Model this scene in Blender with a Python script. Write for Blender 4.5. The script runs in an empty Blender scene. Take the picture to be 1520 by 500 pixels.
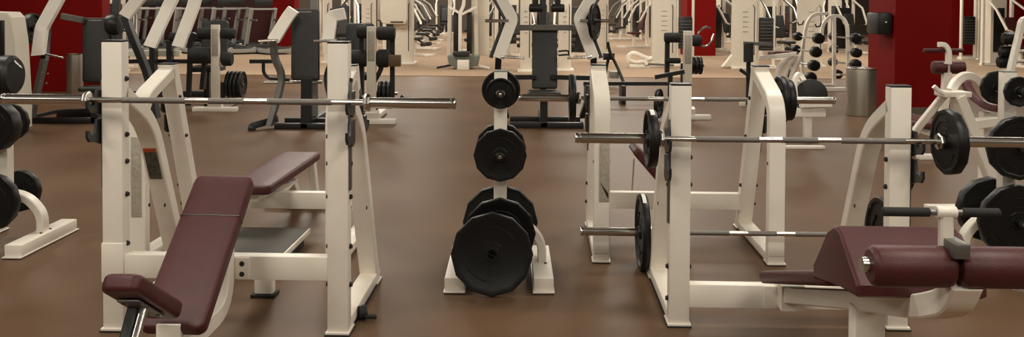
import bpy, bmesh, math, random
from math import sin, cos, tan, pi, radians, atan2, sqrt
from mathutils import Vector, Matrix
random.seed(7)
S = bpy.context.scene
COL = S.collection
# ------------------------------------------------------------------ camera
F = 1300.0; CY = 37.0
PITCH = radians(1.5); ROLL = radians(0.3); EYE = 1.6
cam = bpy.data.objects.new('camera', bpy.data.cameras.new('camera')); COL.objects.link(cam)
cam.data.sensor_width = 36; cam.data.lens = F/1520*36
cam.data.shift_y = -(250-CY)/1520
CAMR = Matrix.Rotation(pi/2-PITCH, 3, 'X') @ Matrix.Rotation(ROLL, 3, 'Z')
cam.matrix_world = Matrix.Translation((0, 0, EYE)) @ CAMR.to_4x4()
cam.data.clip_end = 200
S.camera = cam
# ------------------------------------------------------------------ world, lights, exposure
w = bpy.data.worlds.new('world'); S.world = w; w.use_nodes = True
w.node_tree.nodes['Background'].inputs[0].default_value = (1, .93, .84, 1)
w.node_tree.nodes['Background'].inputs[1].default_value = .25
S.view_settings.view_transform = 'Standard'; S.view_settings.look = 'None'
S.view_settings.gamma = 1; S.view_settings.use_curve_mapping = False
S.view_settings.exposure = 0.08
def area(x, y, z, sx, sy, e, col=(1, .93, .81)):
    d = bpy.data.lights.new('ceiling_lamp', 'AREA'); d.shape = 'RECTANGLE'; d.size = sx; d.size_y = sy
    d.energy = e; d.color = col
    o = bpy.data.objects.new('ceiling_lamp', d); COL.objects.link(o); o.location = (x, y, z)
    return o
LZ = 4.35
for gx in (-7.5, -2.5, 2.5, 7.5):
    for gy in (-2.0, 2.2, 7.0, 12.0):
        area(gx, gy, LZ, 1.3, 1.3, 84 if gy > 0 else 125)
for gx in (-11, -4, 3, 10):
    for gy in (18, 25, 33, 41):
        area(gx, gy, LZ, 2.2, 2.2, 225)

# ------------------------------------------------------------------ pixels <-> place
def ray(px, py):
    return CAMR @ Vector(((px-760)/F, -(py-CY)/F, -1.0))
def at_depth(px, py, d):
    r = ray(px, py); t = d/r.y
    return Vector((r.x*t, d, EYE+r.z*t))
def at_z(px, py, z=0.0):
    r = ray(px, py); t = (z-EYE)/r.z
    return Vector((r.x*t, r.y*t, z))
class Frame:
    def __init__(s, o, rz):
        s.o = Vector(o); s.rz = rz
        s.ex = Vector((cos(rz), sin(rz), 0)); s.ey = Vector((-sin(rz), cos(rz), 0))
    def at(s, px, py, ly):
        r = ray(px, py); c = Vector((0, 0, EYE))
        t = (ly - (c-s.o).dot(s.ey))/r.dot(s.ey)
        p = c + r*t - s.o
        return Vector((p.dot(s.ex), ly, p.z))
    def w(s, x, y, z=0.0):
        return s.o + s.ex*x + s.ey*y + Vector((0, 0, z))

# ------------------------------------------------------------------ materials
def mat(name, col, rough=.5, metal=0, nscale=0, nmix=0, bump=0, bscale=200, spec=.5, emit=None, coat=0, col2=None):
    m = bpy.data.materials.new(name); m.use_nodes = True; n = m.node_tree; b = n.nodes['Principled BSDF']
    b.inputs['Base Color'].default_value = (*col, 1); b.inputs['Roughness'].default_value = rough
    b.inputs['Metallic'].default_value = metal; b.inputs['Specular IOR Level'].default_value = spec
    b.inputs['Coat Weight'].default_value = coat
    tc = n.nodes.new('ShaderNodeTexCoord')
    if nmix:
        t = n.nodes.new('ShaderNodeTexNoise'); t.inputs['Scale'].default_value = nscale; t.inputs['Detail'].default_value = 4
        n.links.new(tc.outputs['Object'], t.inputs['Vector'])
        r = n.nodes.new('ShaderNodeValToRGB')
        c2 = col2 or tuple(c*(1-nmix) for c in col)
        r.color_ramp.elements[0].position = .3; r.color_ramp.elements[1].position = .7
        r.color_ramp.elements[0].color = (*c2, 1); r.color_ramp.elements[1].color = (*col, 1)
        n.links.new(t.outputs['Fac'], r.inputs['Fac']); n.links.new(r.outputs['Color'], b.inputs['Base Color'])
    if bump:
        t = n.nodes.new('ShaderNodeTexNoise'); t.inputs['Scale'].default_value = bscale; t.inputs['Detail'].default_value = 3
        n.links.new(tc.outputs['Object'], t.inputs['Vector'])
        u = n.nodes.new('ShaderNodeBump'); u.inputs['Strength'].default_value = bump; u.inputs['Distance'].default_value = .002
        n.links.new(t.outputs['Fac'], u.inputs['Height']); n.links.new(u.outputs['Normal'], b.inputs['Normal'])
    return m
WHITE = mat('white_powder_coat', (.86, .80, .70), .36, nscale=9, nmix=.05, bump=.06, bscale=350)
WHITE2 = mat('cream_powder_coat', (.74, .675, .565), .45, nscale=6, nmix=.06)
MAROON = mat('maroon_vinyl', (.078, .0165, .0175), .45, spec=.4, nscale=14, nmix=.18, bump=.35, bscale=260)
BLACKV = mat('charcoal_vinyl', (.022, .022, .02), .5, bump=.3, bscale=240, nscale=12, nmix=.15)
IRON = mat('black_cast_iron', (.006, .006, .006), .42, spec=.35, bump=.45, bscale=140, nscale=20, nmix=.25)
BLKPAINT = mat('black_paint', (.012, .012, .012), .4)
RUBBER = mat('black_rubber', (.012, .012, .012), .65, bump=.3, bscale=180)
FOAM = mat('black_foam', (.016, .016, .015), .8, bump=.5, bscale=260)
STEEL = mat('chromed_steel', (.62, .60, .56), .22, 1)
KNURL = mat('knurled_steel', (.27, .25, .225), .5, 1, bump=.8, bscale=900)
GREYS = mat('grey_steel', (.20, .195, .18), .38, .7)
GREYP = mat('grey_plastic', (.30, .295, .27), .5)
PLATFORM = mat('grey_rubber_tread', (.075, .07, .06), .55, bump=.6, bscale=300)
STICK = mat('white_sticker', (.85, .84, .8), .4)
PLAC = mat('printed_placard', (.50, .455, .37), .4, nscale=45, nmix=.3)
PLACD = mat('dark_placard', (.035, .04, .035), .35, nscale=60, nmix=.5, col2=(.12, .12, .10))
ORANGE = mat('orange_label', (.42, .08, .03), .45)
REDW = mat('red_wall_paint', (.19, .0035, .002), .7, spec=.12, nscale=2, nmix=.08)
def floor_mat():
    m = mat('brown_rubber_floor', (.2, .13, .09), .33, spec=.12); n = m.node_tree; b = n.nodes['Principled BSDF']
    tc = n.nodes.new('ShaderNodeTexCoord')
    def noise(sc, de):
        t = n.nodes.new('ShaderNodeTexNoise'); t.inputs['Scale'].default_value = sc; t.inputs['Detail'].default_value = de
        n.links.new(tc.outputs['Object'], t.inputs['Vector']); return t
    a = noise(1.1, 5); f = noise(160, 3)
    r = n.nodes.new('ShaderNodeValToRGB'); e = r.color_ramp.elements
    e[0].position = .3; e[0].color = (.112, .064, .035, 1); e[1].position = .72; e[1].color = (.146, .087, .050, 1)
    n.links.new(a.outputs['Fac'], r.inputs['Fac'])
    x = n.nodes.new('ShaderNodeMix'); x.data_type = 'RGBA'; x.blend_type = 'OVERLAY'; x.inputs[0].default_value = .35
    n.links.new(r.outputs['Color'], x.inputs[6]); n.links.new(f.outputs['Fac'], x.inputs[7])
    n.links.new(x.outputs[2], b.inputs['Base Color'])
    mr = n.nodes.new('ShaderNodeMapRange'); mr.inputs[3].default_value = .36; mr.inputs[4].default_value = .52
    n.links.new(a.outputs['Fac'], mr.inputs[0]); n.links.new(mr.outputs[0], b.inputs['Roughness'])
    u = n.nodes.new('ShaderNodeBump'); u.inputs['Strength'].default_value = .25; u.inputs['Distance'].default_value = .001
    n.links.new(f.outputs['Fac'], u.inputs['Height']); n.links.new(u.outputs['Normal'], b.inputs['Normal'])
    return m
FLOORM = floor_mat()
CARPET = mat('tan_carpet', (.36, .245, .155), .9, nscale=3, nmix=.12, bump=.6, bscale=60)
WALLM = mat('beige_wall_paint', (.13, .105, .08), .8, nscale=2, nmix=.05)
CEILM = mat('ceiling_tile', (.25, .235, .205), .9, nscale=4, nmix=.05)

# ------------------------------------------------------------------ mesh building
X = Vector((1, 0, 0)); Y = Vector((0, 1, 0)); Z = Vector((0, 0, 1))
def fillet(pts, r, n=6):
    pts = [Vector(p) for p in pts]; out = [pts[0]]
    for i in range(1, len(pts)-1):
        a, b, c = pts[i-1], pts[i], pts[i+1]
        u = (a-b); v = (c-b); k = min(r, u.length*.49, v.length*.49)
        p, q = b+u.normalized()*k, b+v.normalized()*k
        for j in range(n+1):
            t = j/n; out.append(p*(1-t)**2 + b*2*t*(1-t) + q*t*t)
    out.append(pts[-1]); return out
class MB:
    def __init__(s): s.bm = bmesh.new()
    def box(s, x0, x1, y0, y1, z0, z1, bev=.004, M=None):
        T = Matrix.Translation(((x0+x1)/2, (y0+y1)/2, (z0+z1)/2)) @ Matrix.Diagonal((abs(x1-x0), abs(y1-y0), abs(z1-z0), 1))
        if M is not None: T = M @ T
        r = bmesh.ops.create_cube(s.bm, size=1, matrix=T)
        if bev:
            es = list({e for v in r['verts'] for e in v.link_edges})
            bmesh.ops.bevel(s.bm, geom=es, offset=bev, segments=2, affect='EDGES', profile=.5)
        return s
    def rings(s, rings, closed_ends=True, loop=False):
        vs = [[s.bm.verts.new(p) for p in r] for r in rings]; n = len(vs[0])
        m = len(vs)
        for i in range(m if loop else m-1):
            a, b = vs[i], vs[(i+1) % m]
            for j in range(n):
                k = (j+1) % n
                try: s.bm.faces.new((a[j], a[k], b[k], b[j]))
                except ValueError: pass
        if closed_ends and not loop:
            s.bm.faces.new(vs[0]); s.bm.faces.new(list(reversed(vs[-1])))
        return s
    def sweep(s, pts, sec, side):
        """section points (a along side, b along normal in plane)"""
        pts = [Vector(p) for p in pts]; side = Vector(side).normalized(); R = []
        for i, p in enumerate(pts):
            a = (p-pts[i-1]).normalized() if i else None
            b = (pts[i+1]-p).normalized() if i < len(pts)-1 else None
            t = (a+b).normalized() if a and b else (a or b)
            k = 1.0
            if a and b: k = 1/max(.5, a.dot(t))
            nn = side.cross(t).normalized()
            R.append([p + side*u + nn*(v*k) for u, v in sec])
        return s.rings(R)
    def beam(s, pts, w, h, side=X, r=0, c=.006):
        if r: pts = fillet(pts, r)
        a, b = w/2, h/2
        sec = [(-a+c, -b), (a-c, -b), (a, -b+c), (a, b-c), (a-c, b), (-a+c, b), (-a, b-c), (-a, -b+c)]
        return s.sweep(pts, sec, side)
    def tube(s, pts, rad, n=14, r=0):
        if r: pts = fillet(pts, r)
        pts = [Vector(p) for p in pts]; R = []; prev = None
        for i, p in enumerate(pts):
            a = (p-pts[i-1]).normalized() if i else None
            b = (pts[i+1]-p).normalized() if i < len(pts)-1 else None
            t = (a+b).normalized() if a and b else (a or b)
            if prev is None:
                u = t.orthogonal().normalized()
            else:
                u = (prev - t*prev.dot(t)).normalized()
            prev = u; v = t.cross(u)
            rr = rad[i] if isinstance(rad, (list, tuple)) else rad
            R.append([p + u*(rr*cos(2*pi*j/n)) + v*(rr*sin(2*pi*j/n)) for j in range(n)])
        return s.rings(R)
    def lathe(s, prof, c=(0, 0, 0), axis=X, n=32, loop=False, ph=0.0):
        ax = Vector(axis).normalized(); u = ax.orthogonal().normalized(); v = ax.cross(u); c = Vector(c); R = []
        for r, h in prof:
            r = max(r, .0004)
            R.append([c + ax*h + u*(r*cos(2*pi*(j+ph)/n)) + v*(r*sin(2*pi*(j+ph)/n)) for j in range(n)])
        return s.rings(R, loop=loop)
    def prism(s, poly, h, o, u, v, bev=0):
        """2-D polygon in the (u,v) plane at o, thickened by +-h/2 along u x v"""
        u = Vector(u); v = Vector(v); nn = u.cross(v).normalized(); o = Vector(o)
        A = [o + u*a + v*b - nn*h/2 for a, b in poly]; B = [p + nn*h for p in A]
        va = [s.bm.verts.new(p) for p in A]; vb = [s.bm.verts.new(p) for p in B]; n = len(va)
        fs = [s.bm.faces.new(list(reversed(va))), s.bm.faces.new(vb)]
        for i in range(n): fs.append(s.bm.faces.new((va[i], va[(i+1) % n], vb[(i+1) % n], vb[i])))
        if bev:
            es = [e for f in fs[:2] for e in f.edges]
            bmesh.ops.bevel(s.bm, geom=es, offset=bev, segments=4, affect='EDGES', profile=.5)
        return s
    def pad(s, w, l, t, M, cr=.04, er=.018, w2=None):
        """cushion: w along x, l along y, thickness t downwards from z=0, placed by M"""
        def outline(ins):
            pts = []; c = max(cr-ins, .003)
            for sx, sy, a0 in ((1, 1, 0), (-1, 1, 90), (-1, -1, 180), (1, -1, 270)):
                hw = (w if sy < 0 or w2 is None else w2)/2-ins; hl = l/2-ins
                for k in range(6):
                    a = radians(a0+18*k)
                    pts.append((sx*(hw-c)+c*cos(a), sy*(hl-c)+c*sin(a)))
            return pts
        R = []
        for k in range(5):
            a = pi/2*k/4; R.append([M @ Vector((x, y, -t+er*(1-sin(a)))) for x, y in outline(er*(1-cos(a)))])
        R = [[M @ Vector((x, y, -t+er-er*cos(pi/2*k/4))) for x, y in outline(er*(1-sin(pi/2*k/4)))] for k in range(5)]
        R += [[M @ Vector((x, y, -er+er*sin(pi/2*k/4))) for x, y in outline(er*(1-cos(pi/2*k/4)))] for k in range(5)]
        R += [[M @ Vector((x, y, .004)) for x, y in outline(er+.05)]]
        return s.rings(R)
    def ball(s, c, r, n=12, sc=(1, 1, 1)):
        bmesh.ops.create_uvsphere(s.bm, u_segments=n, v_segments=max(6, n//2), radius=1,
                                  matrix=Matrix.Translation(c) @ Matrix.Diagonal((r*sc[0], r*sc[1], r*sc[2], 1)))
        return s
    def build(s, name, m, parent=None, ang=32, **tags):
        me = bpy.data.meshes.new(name); bmesh.ops.recalc_face_normals(s.bm, faces=s.bm.faces)
        s.bm.to_mesh(me); s.bm.free(); me.materials.append(m)
        me.polygons.foreach_set('use_smooth', [True]*len(me.polygons)); me.set_sharp_from_angle(angle=radians(ang))
        o = bpy.data.objects.new(name, me); COL.objects.link(o)
        if parent is not None: o.parent = parent
        for k, v in tags.items(): o[k] = v
        return o
def thing(name, label, cat, loc=(0, 0, 0), rz=0, group=None):
    o = bpy.data.objects.new(name, None); o.empty_display_size = .1; COL.objects.link(o)
    o.location = loc; o.rotation_euler = (0, 0, rz); o['label'] = label; o['category'] = cat
    if group: o['group'] = group
    return o
def tag(o, label, cat, group=None):
    o['label'] = label; o['category'] = cat
    if group: o['group'] = group
    return o
KIDS = {}
def copy_tree(o, parent=None):
    c = o.copy(); COL.objects.link(c)
    if parent is not None: c.parent = parent
    for ch in [k for k in bpy.data.objects if k.parent == o]: copy_tree(ch, c)
    return c
def dup(o, label, loc, rot=(0, 0, 0), scale=None, group=None):
    c = copy_tree(o); c['label'] = label; c.location = loc; c.rotation_euler = rot
    if scale: c.scale = scale
    if group: c['group'] = group
    elif 'group' in c: del c['group']
    return c
def struct(o):
    o['kind'] = 'structure'; return o

# ------------------------------------------------------------------ setting
CE0 = at_z(400, 111.5); CE1 = at_z(1110, 116.5)           # the edge where the carpet starts
cdir = (CE1-CE0).normalized()
struct(MB().box(-24, 24, -7, 46, -.1, 0, 0).build('floor', FLOORM))
ca = CE0 - cdir*20; cb = CE1 + cdir*20
m = MB(); m.prism([(ca.x, ca.y), (cb.x, cb.y), (23.9, 45.9), (-23.9, 45.9)], .012, (0, 0, .006), X, Y)
struct(m.build('trim_1', CARPET))
bpy.data.objects['trim_1']['label'] = 'tan carpet beyond the brown rubber floor'
struct(MB().box(-24, 24, -7, 46, 4.5, 4.6, 0).build('ceiling', CEILM))
struct(MB().box(-24, 24, 46, 46.2, 0, 4.5, 0).build('wall_back', WALLM))
struct(MB().box(-24, 24, -7.2, -7, 0, 4.5, 0).build('wall_front', WALLM))
struct(MB().box(-24.2, -24, -7, 46, 0, 4.5, 0).build('wall_left', WALLM))
struct(MB().box(24, 24.2, -7, 46, 0, 4.5, 0).build('wall_right', WALLM))
# ================================================================== barbells and plates
def barbell_obj(label, loc, rz, group=None):
    t = thing('barbell', label, 'barbell', loc, rz, group)
    MB().tube([(-.66, 0, 0), (.66, 0, 0)], .014, 16).build('shaft', STEEL, t)
    for a, b in ((-.085, .085), (.195, .50), (-.50, -.195)):
        MB().tube([(a, 0, 0), (b, 0, 0)], .0146, 16).build('knurled_grip', KNURL, t, label='dull grey knurled grip')
    for s in (-1, 1):
        MB().lathe([(.022, s*.68), (.025, s*.684), (.025, s*1.055), (.0225, s*1.057), (.0225, s*1.062), (.0255, s*1.064), (.0255, s*1.078), (.023, s*1.082)], n=20).build('sleeve', STEEL, t)
        MB().lathe([(.02, s*.65), (.038, s*.653), (.041, s*.66), (.041, s*.674), (.036, s*.682), (.02, s*.684)], n=8).build('collar', STEEL, t)
    return t
BB0 = None
def barbell(label, loc, rz):
    global BB0
    if BB0 is None: BB0 = barbell_obj(label, loc, rz); return BB0
    return dup(BB0, label, loc, (0, 0, rz))
PM = {}
def plate_mesh(kind, r, t):
    """weight plate, axis along local y, centre at origin"""
    key = (kind, r, t)
    if key in PM: return PM[key]
    n = 12 if kind == 'poly' else 40
    h = t/2; hub = .040 if r > .12 else .03; ri = r*.88; web = h*(.80 if kind == 'poly' else .45)
    prof = [(.0262, -h), (hub, -h), (hub+.004, -web), (ri-.008, -web), (ri, -h), (r-.005, -h), (r, -h*.6),
            (r, h*.6), (r-.005, h), (ri, h), (ri-.008, web), (hub+.004, web), (hub, h), (.0262, h)]
    m = MB(); m.lathe(prof, axis=Y, n=n, loop=True, ph=.5)
    if r > .12:
        for q in (-1, 1):
            arcs = [(r*.64, .35, 1.75, .0035), (r*.64, 3.6, 4.6, .003), (r*.27, .7, 2.4, .003)] if kind == 'poly' else \
                   [((hub+ri)/2, 2*pi*k/3+.1, 2*pi*k/3+.95, r*.05) for k in range(3)]
            for rr, a0, a1, th_ in arcs:
                pts = [Vector((rr*cos(a0+(a1-a0)*j/8), q*(web+.0005), rr*sin(a0+(a1-a0)*j/8))) for j in range(9)]
                m.tube(pts, th_, 6)
            if kind == 'poly':
                m.tube([(-r*.17, q*(web+.0005), r*.40), (r*.17, q*(web+.0005), r*.40)], .003, 6)
    PM[key] = m
    ob = m.build('weight_plate', IRON)
    me = ob.data; bpy.data.objects.remove(ob); PM[key] = me
    return me
def plate(label, loc, rz=0, kind='poly', r=.225, t=.04, group=None, rx=0, sticker=False, spin=0):
    o = bpy.data.objects.new('weight_plate', plate_mesh(kind, r, t)); COL.objects.link(o)
    o.rotation_mode = 'XYZ'
    o.matrix_world = Matrix.Translation(loc) @ Matrix.Rotation(rz, 4, 'Z') @ Matrix.Rotation(rx, 4, 'X') @ Matrix.Rotation(spin, 4, 'Y')
    tag(o, label, 'weight plate', group)
    if sticker:
        m = MB(); R = []
        for j in range(7):
            a = radians(58+j*10)
            p = Vector((cos(a)*(r+.0012), 0, sin(a)*(r+.0012)))
            R.append([p+Vector((0, -t*.22, 0)), p+Vector((0, t*.22, 0)), p*.99+Vector((0, t*.22, 0)), p*.99+Vector((0, -t*.22, 0))])
        m.rings(R).build('rim_sticker', STICK, o, label='white sticker on the rim')
    return o

# ================================================================== bench racks
def rack(t, H, W, zt, zbeam, hooks, bolts, sgn=1, beam=True, caps=True, placard=None):
    """two uprights (front face at y=0), bent rear legs running to y=.84; bar rests at y=-.06"""
    for i, x in enumerate((0, W)):
        out = -1 if i == 0 else 1
        u = MB().box(x-.05, x+.05, 0, .075, .012, H-.006, .005).build('upright', WHITE, t)
        MB().box(x-.05, x+.05, 0, .076, H-.006, H+.003, .002).build('end_cap', BLKPAINT, u)
        m = MB(); m.box(x-.058, x+.058, -.012, .12, .006, .018, .003); m.build('foot_flange', WHITE, u)
        MB().box(x-.06, x+.06, -.016, .122, 0, .007, 0).build('rubber_foot', RUBBER, u)
        m = MB().beam([(x, .785, .055), (x, .37, zt-.17), (x, .05, zt)], .1, .07, X, .17)
        leg = m.build('rear_leg', WHITE, t)
        b = MB().box(x-.05, x+.05, .075, .84, .012, .065, .005).build('base_rail', WHITE, t)
        m = MB(); m.box(x-.057, x+.057, .74, .865, .006, .016, .003); m.build('foot_flange', WHITE, b)
        MB().box(x-.054, x+.054, .122, .868, 0, .007, 0).build('rubber_foot', RUBBER, b)
        for z in bolts:
            for s in (-1, 1):
                MB().lathe([(.013, 0), (.013, .006), (.009, .014), (0, .0145)], (x+s*.0495, .04, z), X*s, 10).build('bolt', BLKPAINT, u)
        for s in (-1, 1):
            MB().lathe([(.010, 0), (.010, .004), (0, .0045)], (x+s*.04, .49+.0, .50), X*s, 10).build('bolt', BLKPAINT, leg)
        # hook rail with bar catches on the outer side
        m = MB().box(x+out*.051, x+out*.060, .012, .05, hooks[-1]-.28, hooks[0]+.10, .002); rl = m.build('hook_rail', GREYS, t)
        for hz in hooks:
            prof = [(.06, -.05), (.06, .055), (-.018, .055), (-.030, .006), (-.045, -.012), (-.062, -.015), (-.08, -.010), (-.090, .012),
                    (-.105, .012), (-.107, -.02), (-.085, -.045), (-.02, -.055), (.02, -.07)]
            m = MB().prism(prof, .013, (x+out*.0665, 0, hz), Y, Z); m.build('bar_catch', BLKPAINT, rl, label='black bar catch')
    if beam:
        MB().box(.045, W-.045, .004, .07, zbeam-.115, zbeam, .005).build('crossbeam', WHITE, t)

def rack_slanted(t, H, W, zbeam, hooks, bolts):
    """seen from behind: vertical bent tubes at y=.45 (towards us), uprights that slant away below (+y is towards us)"""
    ys = lambda z: -.40 + .44*z/H
    for i, x in enumerate((0, W)):
        out = -1 if i == 0 else 1
        u = MB().prism([(-.445, .012), (-.36, .012), (.08, H-.006), (-.005, H-.006)], .1, (x, 0, 0), Y, Z, .003).build('upright', WHITE, t)
        MB().box(x-.05, x+.05, -.006, .081, H-.006, H+.003, .002).build('end_cap', BLKPAINT, u)
        leg = MB().beam([(x, .45, .055), (x, .45, .985), (x, .045, H-.055)], .1, .07, X, .13).build('bent_leg', WHITE, t)
        b = MB().box(x-.05, x+.05, -.44, .485, .012, .065, .005).build('base_rail', WHITE, t)
        for y0_, y1_ in ((.39, .50), (-.47, -.36)):
            MB().box(x-.057, x+.057, y0_, y1_, .006, .016, .003).build('foot_flange', WHITE, b)
            MB().box(x-.054, x+.054, y0_, y1_, 0, .007, 0).build('rubber_foot', RUBBER, b)
        for z in bolts:
            for s in (-1, 1):
                MB().lathe([(.013, 0), (.013, .006), (.009, .014), (0, .0145)], (x+s*.0495, ys(z)+.02, z), X*s, 10).build('bolt', BLKPAINT, u)
        for s in (-1, 1):
            MB().lathe([(.010, 0), (.010, .004), (0, .0045)], (x+s*.0495, .45, .62), X*s, 10).build('bolt', BLKPAINT, leg)
        rl = MB().beam([(x+out*.0555, ys(hooks[-1]-.2), hooks[-1]-.2), (x+out*.0555, ys(hooks[0]+.1), hooks[0]+.1)], .009, .04, X, c=.002).build('hook_rail', GREYS, t)
        for hz in hooks:
            prof = [(.06, -.05), (.06, .055), (-.018, .055), (-.030, .006), (-.045, -.012), (-.062, -.015), (-.08, -.010), (-.090, .012),
                    (-.105, .012), (-.107, -.02), (-.085, -.045), (-.02, -.055), (.02, -.07)]
            prof = [(a-.02, b_) for a, b_ in prof]
            MB().prism(prof, .013, (x+out*.0665, ys(hz), hz), Y, Z).build('bar_catch', BLKPAINT, rl, label='black bar catch')
    MB().box(.045, W-.045, ys(zbeam-.06)-.03, ys(zbeam-.06)+.035, zbeam-.115, zbeam, .005).build('crossbeam', WHITE, t)

def Mp(p, along, up=None, wdir=X):
    """matrix whose y axis is 'along', z axis the pad's outward normal"""
    a = Vector(along).normalized(); z = wdir.cross(a).normalized()
    M = Matrix((wdir, a, z)).transposed().to_4x4(); M.translation = Vector(p); return M

HOOKS = [.925, .79]
# ---- right front: decline bench press
thR = -radians(1.76)
FR = Frame(at_z(1008, 485), thR)
R = thing('bench_press', 'decline bench press with maroon roller pads, right side of the foreground', 'bench press', FR.o, thR)
rack(R, 1.2, 1.066, 1.10, .21, HOOKS, [.835, .70, .29, .13])
bx = .533
m = MB().prism([(-.07, -.05), (.0, -.05), (.07, .0), (.07, .07), (-.07, .07)], .11, (bx, -.01, .165), Y, Z); m.build('gusset', WHITE, R)
for x in (bx-.09, bx-.045):
    for z in (.19, .14): MB().lathe([(.011, 0), (.011, .006), (0, .0065)], (x, .004, z), -Y, 10).build('bolt', BLKPAINT, R)
MB().box(bx-.12, bx-.05, -.006, .004, .10, .21, .002).build('bolt_plate', WHITE, R)
MB().beam([(bx, -.01, .17), (bx, -1.05, .50), (bx, -1.52, .64), (bx, -1.70, .72), (bx, -1.752, .80)], .09, .075, X, .12).build('spine', WHITE, R)
p0 = Vector((bx, -.05, .30)); p1 = Vector((bx, -1.06, .615))
al = p0-p1
m = MB().pad(.33, al.length, .058, Mp((p0+p1)/2, al), .04, .02); m.build('back_pad', MAROON, R)
prof = [(-1.05, .575), (-1.035, .63), (-1.20, .79), (-1.25, .828), (-1.285, .836), (-1.32, .82), (-1.50, .70), (-1.505, .668), (-1.48, .655), (-1.26, .63)]
m = MB().prism(prof, .41, (bx-.005, 0, 0), Y, Z, .014); m.build('knee_hump_pad', MAROON, R)
lg = MB().box(bx-.055, bx+.055, -1.06, -.98, .0, .47, .006).build('front_leg', WHITE, R)
MB().box(bx-.30, bx+.30, -1.07, -.97, .0, .07, .006).build('front_foot', WHITE, lg)
yr = -1.755; zr = FR.at(1417, 396, yr).z
xa, xb, xc, xd = (FR.at(v, 396, yr).x for v in (1290, 1413, 1420, 1543))
for a, b in ((xa, xb), (xc, xd)):
    MB().lathe([(.02, a), (.046, a+.001), (.055, a+.008), (.0595, a+.02), (.0595, b-.02), (.055, b-.008), (.046, b-.001), (.02, b)], (0, yr, zr), X, 30).build('roller_pad', MAROON, R)
xe = FR.at(1283, 396, yr).x-.008
sh = MB().tube([(xe, yr, zr+.004), (xd+.015, yr, zr+.004)], .022, 18).build('roller_shaft', STEEL, R)
xm = (xb+xc)/2; zh = FR.at(1403, 315, yr+.02).z; xh = FR.at(1404, 315, yr+.02).x
h = MB().beam([(xh+.002, yr+.02, zr+.0), (xh, yr+.02, zh)], .038, .03, X).build('handle_post', WHITE, R)
MB().lathe([(.0175, -.028), (.0185, -.026), (.0185, .026), (.0175, .028)], (xh, yr+.02, zh), X, 16).build('handle_clamp', WHITE, h)
xg0 = FR.at(1313, 315, yr).x; xg1 = FR.at(1490, 315, yr).x
MB().tube([(xg0+.002, yr+.02, zh), (xg1-.002, yr+.02, zh)], .009, 12).build('handle_bar', GREYS, h)
for a, b in ((xg0, xh-.045), (xh+.045, xg1)):
    MB().lathe([(.008, a), (.0135, a+.004), (.0135, b-.004), (.008, b)], (0, yr+.02, zh), X, 14).build('hand_grip', FOAM, h)
q = FR.at(1423, 370, yr-.04)
MB().box(q.x-.022, q.x+.022, yr-.065, yr+.03, q.z-.022, q.z+.02, .003).build('pivot_block', GREYS, R)

# upper barbell with its plates
pb = FR.w(0.56, -.062, .925); pb.z = FR.at(1180, 208, -.062).z
barbell('steel barbell racked on the decline bench, a plate on either end', pb, thR+radians(-.15))
def onbar(c, rz, off): return Vector(c) + Vector((cos(rz), sin(rz), 0))*off
plate('round weight plate with a white rim sticker, left end of the racked barbell', onbar(pb, thR, -.715), thR+pi/2, 'grip', .14, .046, sticker=True)
plate('black twelve-sided weight plate on the right end of the racked barbell', onbar(pb, thR, .71), thR+pi/2, 'poly', .16, .05)
for zz in (.735,):
    MB().tube([(1.066+.05, .30, zz), (1.066+.20, .30, zz)], .0245, 14).build('plate_horn', STEEL, R)
    plate('small black plate hung on the side horn of the decline bench', FR.w(1.066+.13, .30, zz-.0015), thR+pi/2, 'grip', .115, .05)
# barbell on the floor behind the rack
pf = FR.w(.545, .925, .2255); c = FR.at(857, 355, .925); pf = FR.w(c.x+1.1, .925, .2262)
barbell('loaded barbell lying on the floor behind the decline bench', pf, thR)
plate('large plate standing on the floor, left end of the grounded barbell', onbar(pf, thR, -.71), thR+pi/2, 'grip', .2255, .048, sticker=True)
plate('large plate standing on the floor, right end of the grounded barbell', onbar(pf, thR, .71), thR+pi/2, 'grip', .2255, .048)

# ---- left front: incline bench press
thL = -radians(1.9)
FL = Frame(at_z(168, 492), thL)
L = thing('bench_press', 'incline bench press with a tilted maroon back pad, left foreground', 'bench press', FL.o, thL)
WL = FL.at(501, 490, 0).x
rack(L, 1.405, WL, 1.15, .375, [1.115, .975], [1.22, .95, .82, .66, .42, .235])
bx = FL.at(333, 300, 0).x
for z in (.34, .29): MB().lathe([(.013, 0), (.013, .007), (0, .0075)], (bx+.085, .002, z), -Y, 10).build('bolt', BLKPAINT, L)
MB().box(bx+.05, bx+.12, -.004, .006, .265, .37, .002).build('bolt_plate', WHITE, L)
MB().box(-.054, .054, -.006, .07, .24, .43, .004).build('beam_sleeve', WHITE, L)
pt = FL.at(334, 259, -.02); ptb = FL.at(251, 486, -.64)
ptb.x = FL.at(251, 486, -.64).x
MB().beam([(bx, -.04, .50), (bx, -.04, .15), (bx, -.98, .15)], .1, .08, X, .22).build('spine', WHITE, L)
al = Vector((pt.x-ptb.x, pt.y-ptb.y, pt.z-ptb.z)); wd = Vector((1, 0, 0)); wd = (wd - al.normalized()*wd.dot(al.normalized())).normalized()
ln = al.length; k = .30
c1 = pt - al*(k/2); c0 = ptb + al*((1-k)/2)
Mb = Mp((pt+ptb)/2, al, wdir=wd)
bp = MB().pad(.275, ln, .062, Mb, .035, .012).build('back_pad', MAROON, L)
ys = ln*(.5-k)
MB().tube([Mb @ Vector((-.139, ys, -.03)), Mb @ Vector((-.134, ys, .0015)), Mb @ Vector((0, ys, .0035)), Mb @ Vector((.134, ys, .0015)), Mb @ Vector((.139, ys, -.05))], .0028, 6).build('seam', BLKPAINT, bp, label='dark seam across the cushion')
MB().beam([Vector((bx, -.04, .46)), (c0+al*.1)-Vector((0, -.03, .10))], .06, .05, X).build('pad_bracket', WHITE, L)
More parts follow.
